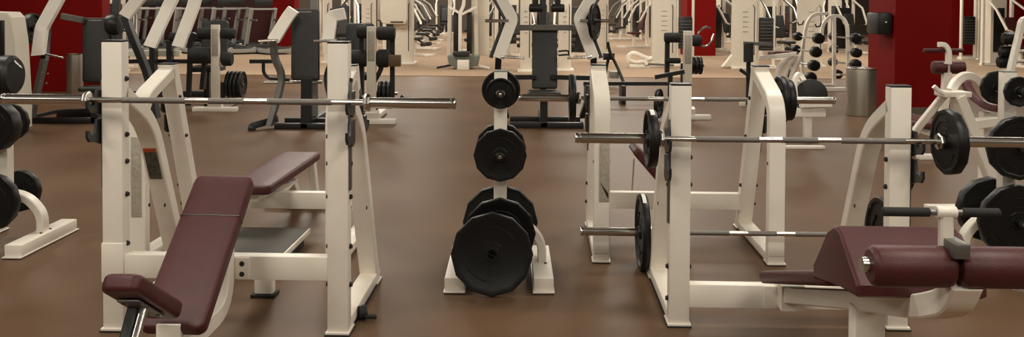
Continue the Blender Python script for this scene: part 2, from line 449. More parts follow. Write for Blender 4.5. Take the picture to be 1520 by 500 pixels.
MB().box(bx-.05, bx+.05, -.64, -.60, .15, .28, .004).build('pad_bracket', WHITE, L)
s0 = FL.at(180, 404, -1.0); s1 = FL.at(250, 449, -.64)
al = s1-s0; wd = Vector((1, 0, 0)); wd = (wd - al.normalized()*wd.dot(al.normalized())).normalized()
MB().pad(.15, al.length, .068, Mp((s0+s1)/2, al, wdir=wd), .04, .02).build('seat', MAROON, L)
un = wd.cross(al.normalized()).normalized(); sc = (s0+s1)/2 - un*.072
m = MB().pad(.09, al.length*.55, .008, Mp(sc, al, wdir=wd), .01, .003); st = m.build('seat_bracket', GREYS, L)
for a in (-.1, .1):
    for b in (-.03, .03): MB().lathe([(.008, 0), (.008, .006), (0, .0065)], sc+al*a*2+wd*b-un*.006, -un, 8).build('bolt', BLKPAINT, st)
sp = FL.at(190, 500, -.97)
MB().tube([sc-al*.05-un*.01+wd*.02, Vector((sp.x+.02, -.99, .30))], .017, 16).build('seat_post', STEEL, L)
MB().beam([sc-al*.05-un*.01-wd*.02, Vector((sp.x-.02, -.975, .31))], .04, .03, X).build('adjustment_plate', BLKPAINT, L)
MB().beam([(bx, -.98, .0), (bx, -.98, .15), Vector((sp.x, -.985, .345))], .085, .08, X, .05).build('front_leg', WHITE, L)
MB().box(bx-.28, bx+.28, -1.03, -.93, 0, .06, .005).build('front_foot', WHITE, L)
# rear centre foot seen below the crossbeam
q = FL.at(384, 436, .55)
MB().beam([(bx+.02, .07, .30), (bx+.02, .55, .20), (bx+.02, .55, .02)], .10, .06, X, .05).build('rear_foot', WHITE, L)
MB().box(bx-.045, bx+.085, .50, .60, 0, .018, .003).build('rubber_foot', RUBBER, L)

tl = radians(-4.2)
pbL = FL.w(0, -.064, 1.115); cL = FL.at(327, 150, -.062); cL.x += .03; pbL = FL.w(cL.x, -.064, cL.z)
barbell('empty steel barbell racked on the incline bench at the left', pbL, radians(-2.6))
# black spring collar dropped on the floor
q = at_z(535, 477)
t = thing('bar_clamp', 'small black barbell clamp lying on the floor by the incline bench foot', 'clamp', (q.x+.01, q.y+.03, 0), .4)
MB().lathe([(.024, -.02), (.034, -.018), (.034, .018), (.024, .02)], (-.005, 0, .036), X, 18).build('clamp_ring', RUBBER, t)
MB().beam([(.0, -.02, .022), (.055, -.035, .018)], .03, .02, Y).build('lever', RUBBER, t)
MB().beam([(-.0, .0, .07), (-.0, .0, .035)], .02, .03, X).build('knob', RUBBER, t)
# ================================================================== weight trees
def weight_tree(label, loc, rz=0, lv=(1.08, .73, .285), top=1.195):
    t = thing('weight_tree', label, 'weight tree', loc, rz)
    u = MB().box(-.0375, .0375, -.0375, .0375, .30, top, .004).build('upright', WHITE, t)
    MB().box(-.039, .039, -.039, .039, top, top+.008, .002).build('end_cap', GREYP, u)
    for s in (-1, 1):
        MB().beam([(0, 0, .34), (s*.15, 0, .31), (s*.245, 0, .20), (s*.245, 0, .08)], .075, .05, Y, .09).build('arched_leg', WHITE, t)
        r = MB().box(s*.245-.055, s*.245+.055, -.33, .33, .014, .085, .006).build('base_rail', WHITE, t)
        MB().box(s*.245-.06, s*.245+.06, -.35, .35, .006, .015, .003).build('foot_flange', WHITE, r)
        MB().box(s*.245-.057, s*.245+.057, -.347, .347, 0, .007, 0).build('rubber_foot', RUBBER, r)
        for y in (-.055, .055):
            MB().lathe([(.009, 0), (.009, .006), (0, .0065)], (s*.245+.02, y, .085), Z, 8).build('bolt', BLKPAINT, r)
        for z in lv:
            pg = MB().lathe([(.0235, s*.035), (.0235, s*.20), (.020, s*.205)], (0, 0, z), Y, 16).build('peg', BLKPAINT, t)
            MB().lathe([(.010, s*.204), (.010, s*.212), (.004, s*.214)], (0, 0, z), Y, 12).build('peg_tip', STEEL, pg, label='small bright peg tip')
    return t
TC = Vector((at_depth(743, 200, 5.10).x, 5.10, 0))
weight_tree('white weight tree in the centre of the floor, stacked with black plates', TC)
def treeplate(T, rz, side, z, r, t, off, label, kind='poly'):
    d = Vector((-sin(rz), cos(rz), 0))*(side*off)
    return plate(label, Vector((T.x, T.y, z-.0015))+d, rz, kind, r, t)
treeplate(TC, 0, -1, 1.08, .088, .022, .115, 'small black plate, front of the top peg on the centre tree', 'grip')
treeplate(TC, 0, 1, 1.08, .115, .026, .115, 'small black plate behind the top of the centre tree upright', 'grip')
treeplate(TC, 0, -1, .73, .152, .030, .135, 'middle-sized black plate, front of the centre tree middle peg')
treeplate(TC, 0, 1, .73, .152, .034, .115, 'middle-sized plate behind the centre tree upright, middle peg')
treeplate(TC, 0, -1, .285, .205, .038, .15, 'large plate on the centre tree low peg, behind the leaning one')
treeplate(TC, 0, 1, .285, .225, .040, .115, 'largest rear plate on the low peg of the centre tree')
q = at_depth(730, 388, 4.70)
plate('largest plate standing on the floor, leaning on the centre tree', (q.x, 4.735, .2275), 0, 'poly', .225, .042, rx=radians(-8))
# left tree, cut by the frame edge
thD = -radians(1.2)
TD = Vector((-3.31, 5.70, 0))
weight_tree('white weight tree at the left edge of the foreground', TD, thD, (.79, .315), .86)
treeplate(TD, thD, -1, .79, .165, .10, .115, 'thick black plate on the middle peg of the left-edge tree')
treeplate(TD, thD, 1, .79, .12, .03, .08, 'plate behind the left-edge tree upright, middle peg')
treeplate(TD, thD, -1, .315, .188, .06, .16, 'large front plate on the low peg of the left-edge tree')
treeplate(TD, thD, 1, .315, .142, .05, .17, 'smaller rear plate on the low peg of the left-edge tree')
# right tree
thE = -radians(2)
TE = Vector((2.99, 5.27, 0))
weight_tree('white weight tree at the right edge, loaded with large plates', TE, thE, (1.09, .76, .32))
treeplate(TE, thE, 1, 1.09, .105, .03, .12, 'small plate behind the top of the right-edge tree')
treeplate(TE, thE, -1, 1.09, .09, .03, .13, 'small plate, front of the top peg on the right-edge tree')
treeplate(TE, thE, -1, .76, .19, .05, .14, 'big plate, front of the middle peg on the right-edge tree')
treeplate(TE, thE, 1, .32, .205, .08, .18, 'thick rear plate on the low peg of the right-edge tree')
treeplate(TE, thE, -1, .32, .225, .06, .13, 'largest front plate on the low peg of the right-edge tree')

# ================================================================== second row benches (uprights away from us)
HK = [.925, .79]
th2 = -radians(2.0)
dp = 5.83
A = at_depth(1126, 150, dp-.04); B = at_depth(887, 150, dp)
W2 = (A-B).length
F2 = Frame((A.x, A.y, 0), th2+pi)
R2 = thing('bench_press', 'white flat bench press with a loaded bar, behind the decline bench', 'bench press', F2.o, th2+pi)
BOLTS2 = [.97, .70, .34, .20]
rack_slanted(R2, 1.19, W2, .27, HK, BOLTS2)
def flat_bench(t, W, cx, y0, y1, z):
    MB().pad(.30, y1-y0, .06, Matrix.Translation((cx, (y0+y1)/2, z)) , .04, .018).build('back_pad', MAROON, t)
    MB().beam([(cx, -.30, .22), (cx, y0+.3, .25), (cx, y1-.1, z-.095)], .08, .06, X).build('spine', WHITE, t)
    MB().beam([(cx, y0+.32, .25), (cx, y0+.1, .0)], .08, .06, X).build('front_leg', WHITE, t)
    MB().beam([(cx-.10, y0+.08, z-.06), (cx-.13, y0+.08, .03)], .07, .05, Y).build('end_leg', WHITE, t)
    MB().box(cx-.25, cx+.25, y0+.06, y0+.14, 0, .05, .004).build('front_foot', WHITE, t)
# side-on tilted pad of the bench behind the racked bar
a = F2.at(935, 221, -.02); b = F2.at(1000, 297, -.05)
al = (a-b); wd = Vector((0, 1, 0)); wd = (wd-al.normalized()*wd.dot(al.normalized())).normalized()
MB().pad(.24, al.length, .055, Mp((a+b)/2, al, wdir=wd), .03, .015).build('back_pad', MAROON, R2)
a = F2.at(941, 236, -.02); b2 = F2.at(938, 282, -.28)
MB().tube([a, b2], .006, 8).build('support_rod', WHITE2, R2)
cx = F2.at(1003, 292, -.1).x
MB().beam([(cx, -.33, .21), (cx, .20, .21), (cx, .20, .0)], .07, .06, X, .03).build('spine', WHITE, R2)
q = F2.at(992, 243, -.1)
MB().beam([(cx, -.1, .2), (cx, -.1, q.z-.05)], .06, .06, X).build('seat_post', WHITE, R2)
MB().pad(.085, .18, .14, Matrix.Translation((q.x, q.y, q.z+.07)), .02, .015).build('seat', BLACKV, R2)
# printed guards on the near legs
def leg_placard(t, x, z0, z1, m=PLAC):
    MB().box(x-.031, x+.031, .4845, .491, z0, z1, .002).build('placard', m, t, label='printed placard on the leg')
leg_placard(R2, W2-.015, .38, .80)
MB().prism([(-.026, .07), (.022, -.03), (.024, .0)], .002, (W2-.015, .4925, .43), -X, Z).build('placard_symbol', BLKPAINT, R2, label='black wedge mark on the placard')
YB = -.20
pb2 = F2.w(.5*W2, YB, .925); c2 = F2.at(1003, 147, YB); pb2 = F2.w(c2.x, YB, c2.z)
barbell('loaded barbell racked on the second-row bench beyond the decline bench', pb2, th2)
plate('upright plate on the left sleeve of the second-row barbell', onbar(pb2, th2, -.71), th2+pi/2, 'grip', .165, .045)
plate('inner plate on the right end of the second-row barbell', onbar(pb2, th2, .715), th2+pi/2, 'grip', .165, .045)
plate('outer plate on the right end of the second-row barbell', onbar(pb2, th2, .765), th2+pi/2, 'grip', .14, .045)

th3 = th2; B = at_depth(253, 150, 5.71); W3 = 1.19
F3 = Frame((B.x+W3*cos(th3), B.y+W3*sin(th3), 0), th3+pi)
L2 = thing('bench_press', 'flat bench press behind the incline bench, with a spotter platform', 'bench press', F3.o, th3+pi)
rack_slanted(L2, 1.19, W3, .29, HK, BOLTS2)
cx = W3/2+.045
flat_bench(L2, W3, cx, -1.15, .14, .42)
y0 = -.05; y1 = .57
pf_ = MB().box(cx-.36, cx+.34, y0, y1, .07, .105, .004).build('spotter_platform', WHITE, L2)
MB().box(cx-.35, cx+.33, y0+.01, y1-.012, .105, .109, 0).build('tread_mat', PLATFORM, pf_, label='dark grey rubber tread')
for s in (-1, 1): MB().box(cx+s*.30-.03, cx+s*.30+.03, y0+.05, y1-.05, 0, .07, .003).build('platform_foot', RUBBER, pf_)
leg_placard(L2, W3+.0, .30, .78)
def placard_dark(t, x, zt, z0, z1):
    y0 = .785-(.415)*(z0-.055)/(zt-.225); y1 = .785-(.415)*(z1-.055)/(zt-.225)
    o = MB().beam([(x, y0-.041, z0), (x, y1-.041, z1)], .07, .006, X, c=.002).build('placard', PLACD, t, label='dark placard with an orange top edge')
    y2 = .785-(.415)*(z1+.02-.055)/(zt-.225)
    MB().beam([(x, y1-.042, z1), (x, y2-.042, z1+.02)], .07, .006, X, c=.002).build('placard_header', ORANGE, o)
placard_dark(L, .0, 1.15, .645, .80)
# ================================================================== plate-loaded presses (third row)
def G(f):
    return lambda px, py, y: f.at(px, py, y)
def press_base(t, g, c, x0, x1, y1, y2, dep=.55):
    """two dark crossbars on the floor and a keel between them"""
    a = g(x0, y1, 0); b = g(x1, y1, 0)
    m = MB().box(a.x, b.x, -.04, .04, .0, .075, .006); m.build('base_crossbar', BLKPAINT, t)
    m = MB().box(a.x, b.x, dep-.04, dep+.04, .0, .075, .006); m.build('base_crossbar', BLKPAINT, t)
    MB().box(-.045, .045, -.04, 1.2, .012, .085, .006).build('base_keel', BLKPAINT, t)
def arm(t, pts, w=.14, h=.07, m=None):
    return MB().beam(pts, w, h, Y, .05).build('press_arm', m or WHITE, t)
# ---- centre press
d = 11.1
f = Frame((at_depth(808, 100, d).x, d, 0), 0); g = G(f)
t = thing('chest_press', 'plate-loaded press with charcoal back pad and white arms, behind the centre tree', 'press machine', f.o, 0)
press_base(t, g, 808, 757, 866, 187, 0)
def reclined(t, g, l, r, yt, yb, ytop, ybot, m=BLACKV):
    a = g((l+r)/2, yt, ytop); b = g((l+r)/2, yb, ybot); al = a-b
    w_ = g(r, yt, ytop).x-g(l, yt, ytop).x
    p = MB().pad(w_, al.length, .07, Mp((a+b)/2, al), .03, .015).build('back_pad', m, t)
    MB().box(-.085, .085, -.003, .002, -.012, .012, 0, Matrix.Translation(a-al*.05+Vector((0, -.0, 0)))).build('pad_label', PLAC, p, label='small pale label at the top')
    return a, b
a, b = reclined(t, g, 790, 827, 36, 131, .55, .32)
MB().beam([(0, .32, .08), (0, .62, 1.30), (0, .66, 1.75)], .08, .08, X).build('mast', BLKPAINT, t)
z1 = g(808, 138, .1).z
MB().pad(.42, .42, .07, Matrix.Translation((0, .06, z1+.03)), .05, .02).build('seat', BLACKV, t)
MB().beam([(0, .02, .06), (0, .02, z1-.04)], .09, .08, X).build('seat_post', BLKPAINT, t)
a = g(764, 41, .5); b = g(862, 41, .5)
MB().beam([a, b], .075, .075, Y).build('yoke', GREYS, t)
for s, tx in ((-1, 795), (1, 828)):
    p = g(tx, 12, .6)
    MB().lathe([(.04, -.09), (.055, -.08), (.055, .08), (.04, .09)], p, X, 16).build('pivot_housing', BLKPAINT, t)
    MB().beam([p, (p.x, .6, 1.85)], .07, .07, X).build('overhead_link', BLKPAINT, t)
for s, P in ((-1, [(738, -14), (761, 28), (740, 86)]), (1, [(884, -14), (859, 28), (881, 86)])):
    pts = [g(x, y, v) for (x, y), v in zip(P, (.35, .25, .05))]
    arm(t, pts, .075, .145)
    i = [p + Vector((-s*-.085, .05, 0)) for p in pts]; i = [Vector((p.x+s*.10, p.y+.04, p.z)) for p in pts]
    MB().beam(i, .05, .05, Y, .05).build('arm_backing', BLKPAINT, t)
    e = pts[2]; hx = g(778 if s < 0 else 842, 86, 0)
    MB().tube([(e.x-s*.03, e.y-.045, e.z+.02), (e.x-s*.10, e.y-.07, e.z+.015), (hx.x, hx.y-.06, hx.z)], .014, 10).build('handle', STEEL, t)
    ph = g(720 if s < 0 else 903, 31, -.02 if s > 0 else .2); pi_ = g(755 if s < 0 else 862, 31, .2 if s < 0 else .16)
    MB().tube([pi_, ph], .022, 12).build('plate_horn', STEEL, t)
    MB().beam([e, (e.x+s*.02, .2, .55), (e.x-s*.10, .5, .08)], .08, .07, X, .2).build('side_leg', BLKPAINT, t)
    MB().beam([(e.x-s*.0, .25, .62), (s*.1, .35, .62)], .07, .06, Y).build('lower_link', BLKPAINT, t)
p = g(876, 32, .2)
plate('black plate on the right horn of the centre press machine', f.w(p.x+.045, p.y-.13, p.z), pi/2-.38, 'grip', .235, .04)
MB().tube([g(829, 76, .3), g(843, 75, .3), g(845, 81, .3), g(829, 82, .3)], .012, 8, .02).build('side_handle', BLKPAINT, t)

# ---- mid-left press
d = 10.9
f = Frame((at_depth(452, 100, d).x, d, 0), 0); g = G(f)
t = thing('chest_press', 'plate-loaded press with tall charcoal back pad, beyond the incline bench', 'press machine', f.o, 0)
press_base(t, g, 452, 408, 500, 187, 0, .5)
reclined(t, g, 432, 473, 13, 119, .50, .30)
MB().beam([(0, .1, .06), (0, .12, .62)], .13, .09, X).build('seat_post', BLKPAINT, t)
MB().beam([(.24, .55, .06), (.24, .58, 1.5)], .07, .07, X).build('mast', BLKPAINT, t)
MB().beam([(-.02, .62, .06), (-.02, .62, 1.75)], .09, .07, X).build('mast', GREYP, t)
pts = [g(x, y, v) for x, y, v in ((436, 14, .3), (428, 24, .25), (406, 60, .05))]
arm(t, pts, .08, .15)
pts = [g(x, y, v) for x, y, v in ((512, 20, .3), (492, 24, .2), (487, 62, .05))]
arm(t, pts, .08, .15)
for x0, x1 in ((384, 412), (466, 500)):
    MB().tube([g(x0, 61, -.05), g(x1, 60, -.05)], .018, 10).build('handle', STEEL, t)
for s in (-1, 1):
    P = [(406, 62), (407, 85), (420, 112), (414, 140), (400, 186)]
    pts = [g(x if s < 0 else 904-x, y, v) for (x, y), v in zip(P, (.08, .1, .12, .08, 0))]
    MB().beam(pts, .13, .07, Y, .15).build('side_leg', GREYS if s < 0 else BLKPAINT, t)
pts = [g(412, 176, .2), g(374, 187, -.15), g(374, 193, -.15)]
MB().beam(pts, .08, .08, Y, .03).build('outrigger', BLKPAINT, t)
MB().tube([g(430, 118, .4), g(398, 116, .4), g(391, 108, .4), g(391, 90, .4)], .022, 10, .06).build('step_bar', BLKPAINT, t)
MB().beam([g(371, 91, .4), g(404, 91, .4)], .05, .05, Y).build('foot_plate', BLKPAINT, t)
MB().tube([g(391, 122, .45), g(478, 122, .45)], .02, 10).build('link_rod', STEEL, t)

# ---- left press in front of the red wall
d = 11.3
f = Frame((at_depth(141, 100, d).x, d, 0), 0); g = G(f)
t = thing('chest_press', 'plate-loaded press before the red wall, with a bolted grey leg', 'press machine', f.o, 0)
press_base(t, g, 141, 50, 150, 180, 0, .6)
reclined(t, g, 122, 161, 26, 122, .50, .32)
MB().beam([(0, .35, .06), (0, .66, 1.75)], .09, .08, X).build('mast', BLKPAINT, t)
MB().pad(.36, .36, .06, Matrix.Translation((0, .05, .48)), .05, .02).build('seat', BLACKV, t)
MB().beam([(0, .0, .06), (0, .0, .42)], .09, .08, X).build('seat_post', BLKPAINT, t)
pts = [g(x, y, v) for x, y, v in ((95, -18, .35), (62, 42, .2), (57, 82, .05))]
arm(t, pts, .09, .155)
pts = [g(x, y, v) for x, y, v in ((225, -20, .35), (206, -2, .3), (186, 24, .2))]
arm(t, pts, .09, .155)
MB().beam([g(186, 24, .25), g(197, 55, .2), g(222, 115, .2), g(232, 176, .1)], .13, .08, Y, .2).build('side_leg', BLKPAINT, t)
MB().beam([g(70, 40, .3), g(68, 66, .25), g(66, 92, .1)], .10, .07, Y, .1).build('arm_backing', BLKPAINT, t)
l = MB().beam([g(66, 88, .05), g(45, 181, .0)], .11, .06, Y).build('side_leg', GREYS, t)
for x, y in ((62, 107), (71, 109), (59, 121), (69, 123)):
    MB().lathe([(.012, 0), (.012, .006), (0, .007)], g(x, y, -.03), -Y, 8).build('bolt', STEEL, l)
MB().tube([g(68, 80, .0), g(94, 86, -.1)], .014, 10).build('handle', STEEL, t)
MB().tube([g(20, 38, .2), g(60, 40, .2)], .022, 12).build('plate_horn', STEEL, t)
p = g(47, 42, .22)
plate('black plate on the left horn of the press by the red wall', f.w(p.x, p.y, p.z), pi/2, 'grip', .20, .09)
MB().beam([g(92, 24, .4), g(124, 30, .45)], .08, .08, Y).build('yoke', GREYS, t)
MB().beam([g(55, 172, .2), g(85, 165, .3), g(138, 163, .4)], .05, .05, Y, .1).build('link_rod', BLKPAINT, t)
MB().lathe([(.02, -.09), (.13, -.08), (.15, 0), (.13, .08), (.02, .09)], g(170, 36, .3), X, 18).build('pivot_housing', BLKPAINT, t)

# ---- machine with two long white levers
d = 14.5
f = Frame((at_depth(245, 100, d).x, d, 0), 0); g = G(f)
t = thing('row_machine', 'machine with two long slanted white levers before the treadmills', 'gym machine', f.o, 0)
for P in (((264, -18), (250, 10), (223, 69)), ((294, -18), (287, 10), (265, 69))):
    arm(t, [g(x, y, v) for (x, y), v in zip(P, (.5, .4, .1))], .10, .20)
MB().beam([g(228, 68, .15), g(228, 142, .1)], .16, .09, Y).build('upright', BLKPAINT, t)
MB().beam([g(252, 60, .25), g(254, 142, .2)], .12, .09, Y).build('upright', BLKPAINT, t)
MB().box(-.75, .85, .0, .12, .0, .09, .005).build('base_crossbar', BLKPAINT, t)
MB().beam([g(180, 79, .3), g(268, 79, .3)], .10, .10, Y).build('guide_rail', WHITE2, t)
MB().beam([g(180, 91, .3), g(290, 91, .3)], .07, .07, Y).build('link_rod', BLKPAINT, t)
MB().lathe([(.04, -.3), (.08, -.28), (.08, .28), (.04, .3)], g(278, 55, .3), X, 14).build('roller_pad', FOAM, t)

# ---- far-left machine cut by the frame
d = 10.4
f = Frame((at_depth(5, 100, d).x, d, 0), 0); g = G(f)
t = thing('gym_station', 'white shrouded machine cut off by the left edge of the picture', 'gym machine', f.o, 0)
a = g(-30, 95, 0); b = g(22, 95, 0)
MB().prism([(a.x, .05), (b.x+.04, .05), (b.x+.04, .3), (b.x+.0, g(0, 60, 0).z), (b.x-.03, g(0, 26, 0).z), (b.x-.09, g(0, 18, 0).z), (a.x, g(0, 17, 0).z)], .30, (0, .15, 0), X, Z, .02).build('shroud', WHITE2, t)
MB().box(g(0, 50, 0).x, g(7, 50, 0).x, -.012, .0, g(0, 85, 0).z, g(0, 30, 0).z, .004).build('weight_slot', BLKPAINT, t)
MB().lathe([(.02, -.1), (.2, -.09), (.235, -.05), (.235, .05), (.2, .09), (.02, .1)], g(12, 112, -.25), X, 24).build('flywheel', BLKPAINT, t)
MB().tube([g(22, 90, -.3), g(33, 101, -.3)], .015, 8).build('handle', STEEL, t)

# ================================================================== roller-pad leg machines
def roller(t, x0, x1, z, r, y=0.1, m=FOAM):
    return MB().lathe([(r*.4, x0), (r*.85, x0+.003), (r, x0+.025), (r, x1-.025), (r*.85, x1-.003), (r*.4, x1)], (0, y, z), X, 18).build('roller_pad', m, t)
def leg_machine(label, px, d, H, rollers, levers, sx=1, seat=True, hz=.36):
    f = Frame((at_depth(px, 100, d).x, d, 0), 0)
    t = thing('leg_machine', label, 'leg machine', f.o, 0)
    u = MB().box(-.06, .06, 0, .06, .06, H, .006).build('upright', WHITE2, t)
    MB().box(-.045, .045, -.006, .001, H-.45, H-.06, .002).build('placard', PLAC, u, label='grey printed exercise placard')
    fo = MB().box(-.32, .32, -.04, .06, .0, .065, .006).build('base_foot', WHITE, t)
    MB().box(-.05, .05, .06, 1.1, .01, .075, .006).build('base_keel', WHITE, t)
    MB().beam([(0, .03, .0+.06), (0, -.0, .16)], .2, .1, X, 0).build('foot_boot', WHITE, t)
    for x0, x1, z, r in rollers: roller(t, x0, x1, z, r)
    for pts, wd in levers: MB().beam([Vector(p) for p in pts], wd, .06, Y, .05).build('lever', BLKPAINT, t)
    if seat: MB().pad(.42, .50, .08, Matrix.Translation((sx*-.30, .55, .62)), .05, .02).build('seat', BLACKV, t)
    if seat: MB().box(sx*-.30-.04, sx*-.30+.04, .5, .58, .0, .55, .004).build('seat_post', BLKPAINT, t)
    if seat: MB().pad(.40, .60, .07, Matrix.Translation((sx*-.30, .85, 1.0)) @ Matrix.Rotation(radians(80), 4, 'X'), .05, .02).build('back_pad', BLACKV, t)
    MB().beam([(0, .35, .05), (0, .35, hz+.03)], .06, .06, X).build('horn_post', BLKPAINT, t)
    MB().tube([(0, .35, hz), (.30, .35, hz)], .022, 12).build('plate_horn', STEEL, t)
    return t, f
t, f = leg_machine('leg machine with placard post and plates, before the treadmills', 319, 12.6, 1.25,
    [(-.40, -.07, .80, .12), (-.28, .02, 1.12, .085), (.05, .27, 1.12, .075), (.07, .22, .75, .10)],
    [([(-.46, .2, .06), (-.42, .2, 1.0), (-.36, .2, 1.12)], .08), ([(-.25, .2, .3), (-.2, .2, .8)], .12), ([(-.46, .3, .1), (0, .3, .1)], .07)])
for i, x in enumerate((.10, .16, .22, .28)):
    plate(['inner', 'second', 'third', 'outer'][i]+' of the four plates on the leg machine before the treadmills', f.w(x, .35, .36), pi/2, 'grip', .20, .045)
t, f = leg_machine('leg machine with black rollers, beside the large cable tower', 551, 11.4, 1.27,
    [(.06, .30, 1.18, .09), (-.42, -.06, .85, .11), (-.20, -.06, 1.20, .09), (.06, .22, .85, .12)],
    [([(.25, .2, 1.15), (.25, .2, .25)], .07), ([(-.15, .2, 1.3), (-.16, .2, .3)], .10), ([(-.2, .1, .22), (.28, .1, .22), (.42, .05, .36)], .07), ([(.0, .12, .5), (.1, .12, .68), (.16, .12, .9)], .05)])
MB().box(.22, .38, .0, .10, .75, .90, .006).build('knee_block', mat('brown_block', (.12, .07, .03), .5), t, label='brown block')
for i, x in enumerate((.07, .13, .19)):
    plate(['inner', 'middle', 'outer'][i]+' of three small plates low on the leg machine by the cable tower', f.w(x, .35, .20 if 0 else .36), pi/2, 'grip', .17, .045)
t, f = leg_machine('leg machine with chrome arc lever, behind the decline bench upright', 1021, 12.0, 1.215,
    [(-.31, -.09, 1.12, .07), (.06, .20, 1.08, .08), (-.3, -.08, .80, .04)],
    [([(-.25, .2, 1.1), (-.25, .2, .62)], .08), ([(-.45, .0, .58), (-.05, .0, .66)], .05), ([(-.24, .0, .6), (-.24, .0, .1)], .06)], seat=False, hz=.72)
MB().tube([f.at(x, y, 0) for x, y in ((1036, 50), (1040, 44), (1049, 39), (1055, 42))], .016, 8, .05).build('arc_handle', STEEL, t)
MB().tube([f.at(x, y, 0) for x, y in ((1040, 68), (1048, 69), (1056, 62), (1060, 50))], .016, 8, .05).build('arc_handle', STEEL, t)
for i, x in enumerate((.06, .12, .18, .24)):
    q = f.at(1021, 95, .35)
    plate(['inner', 'second', 'third', 'outer'][i]+' of the four plates on the leg machine with the chrome arc', f.w(x, .35, .7185), pi/2, 'grip', .125, .045)
p = at_depth(978, 147, 11.8)
plate('black plate low on the left of the machine with the chrome arc', (p.x, 11.8, .24), pi/2*.75, 'grip', .20, .05)

# ---- white plate-loaded leg machine right behind the second row bench (sleeve and plates)
d = 9.6
f = Frame((at_depth(1190, 100, d).x, d, 0), 0); g = G(f)
t = thing('leg_machine', 'white low machine with a round black seat, before the fixed barbell rack', 'leg machine', f.o, 0)
a = g(1165, 178, 0); b = g(1226, 167, 0)
MB().box(a.x, b.x, 0, .09, b.z-.05, b.z+.04, .006).build('base_foot', WHITE, t)
MB().box(a.x, b.x, .0, .09, .0, .03, .004).build('floor_runner', WHITE, t)
MB().beam([g(1180, 150, .1), g(1178, 122, .2), g(1186, 108, .3), g(1192, 118, .2)], .09, .05, Y, .1).build('frame_hoop', WHITE, t)
MB().beam([g(1188, 154, 0), g(1233, 153, 0)], .09, .08, Y).build('arm_rail', WHITE, t)
MB().lathe([(.02, -.05), (.17, -.045), (.19, -.02), (.19, .03), (.15, .05), (.02, .052)], g(1203, 142, .35), -Y, 24).build('seat', BLACKV, t)
MB().box(g(1202, 1, .4).x-.04, g(1202, 1, .4).x+.04, .38, .46, .0, .45, .004).build('seat_post', WHITE, t)

# ---- curl bench on the right with A-shaped white frame
d = 6.35
f = Frame((at_depth(1425, 100, d).x, d, 0), 0); g = G(f)
t = thing('curl_bench', 'white A-framed bench with a curved maroon seat, behind the right-edge tree', 'bench', f.o, 0)
MB().beam([g(1422, 143, 0), g(1478, 280, 0), g(1492, 330, 0)], .10, .07, Y).build('front_leg', WHITE, t)
MB().beam([g(1404, 138, .1), g(1365, 186, .2), g(1345, 215, .25), (g(1335, 230, .3).x, .3, .06)], .05, .05, Y).build('rear_leg', WHITE, t)
MB().box(g(1400, 139, 0).x, g(1440, 139, 0).x, -.03, .14, g(1420, 144, 0).z, g(1420, 136, 0).z, .006).build('catch_tray', WHITE, t)
MB().beam([g(1412, 135, .1), g(1418, 122, .15), g(1432, 111, .2), g(1447, 115, .25), g(1458, 128, .3)], .06, .06, Y, .1).build('arched_tube', WHITE, t)
MB().beam([g(1386, 128, .0), g(1392, 134, .0), g(1404, 140, .0)], .03, .03, Y).build('bar_hook', WHITE, t)
MB().beam([g(1440, 185, .2), g(1500, 176, .2)], .10, .07, Y).build('side_rail', WHITE, t)
sa = g(1433, 122, .6); sb = g(1476, 160, .25)
m = MB(); sec = []
P = [g(1432, 119, .7), g(1440, 138, .55), g(1454, 153, .42), g(1472, 158, .32), g(1486, 157, .25)]
m.beam(P, .34, .05, Vector((.35, .94, 0)), .12); m.build('seat', MAROON, t)
MB().box(P[3].x-.04, P[3].x+.04, .35, .43, .0, P[3].z-.05, .004).build('seat_post', WHITE, t)
MB().box(g(1380, 200, .3).x, g(1500, 200, .3).x, .3, .38, .0, .06, .004).build('base_rail', WHITE, t)

# ---- distant bench with hooked white handle post
d = 8.9
f = Frame((at_depth(1405, 100, d).x, d, 0), 0); g = G(f)
t = thing('abdominal_bench', 'maroon roller bench with a hooked white post, before the red column', 'bench', f.o, 0)
MB().beam([g(1393, 66, 0), g(1402, 66, 0), g(1408, 75, 0), g(1408, 95, 0)], .055, .05, Y, .05).build('handle_post', WHITE, t)
for a, b in ((1371, 1402), (1411, 1429)):
    MB().tube([g(a, 75, .02), g(b, 75, .02)], .022, 12).build('hand_grip', MAROON, t)
for a, b in ((1384, 1404), (1406, 1431)):
    A_ = g(a, 100, .05); B_ = g(b, 100, .05)
    MB().lathe([(.03, A_.x), (.065, A_.x+.01), (.068, B_.x-.01), (.03, B_.x)], (0, .05, A_.z), X, 16).build('roller_pad', MAROON, t)
MB().beam([g(1405, 92, .03), g(1405, 122, .05), (0, .1, .25), (0, .9, .25)], .08, .07, X, .1).build('spine', WHITE, t)
MB().beam([(0, .12, .26), (0, .12, .0)], .08, .07, X).build('front_leg', WHITE, t)
MB().box(-.22, .22, .07, .17, 0, .05, .004).build('front_foot', WHITE, t)
MB().pad(.3, 1.0, .06, Matrix.Translation((0, .7, .36)), .05, .02).build('back_pad', MAROON, t)
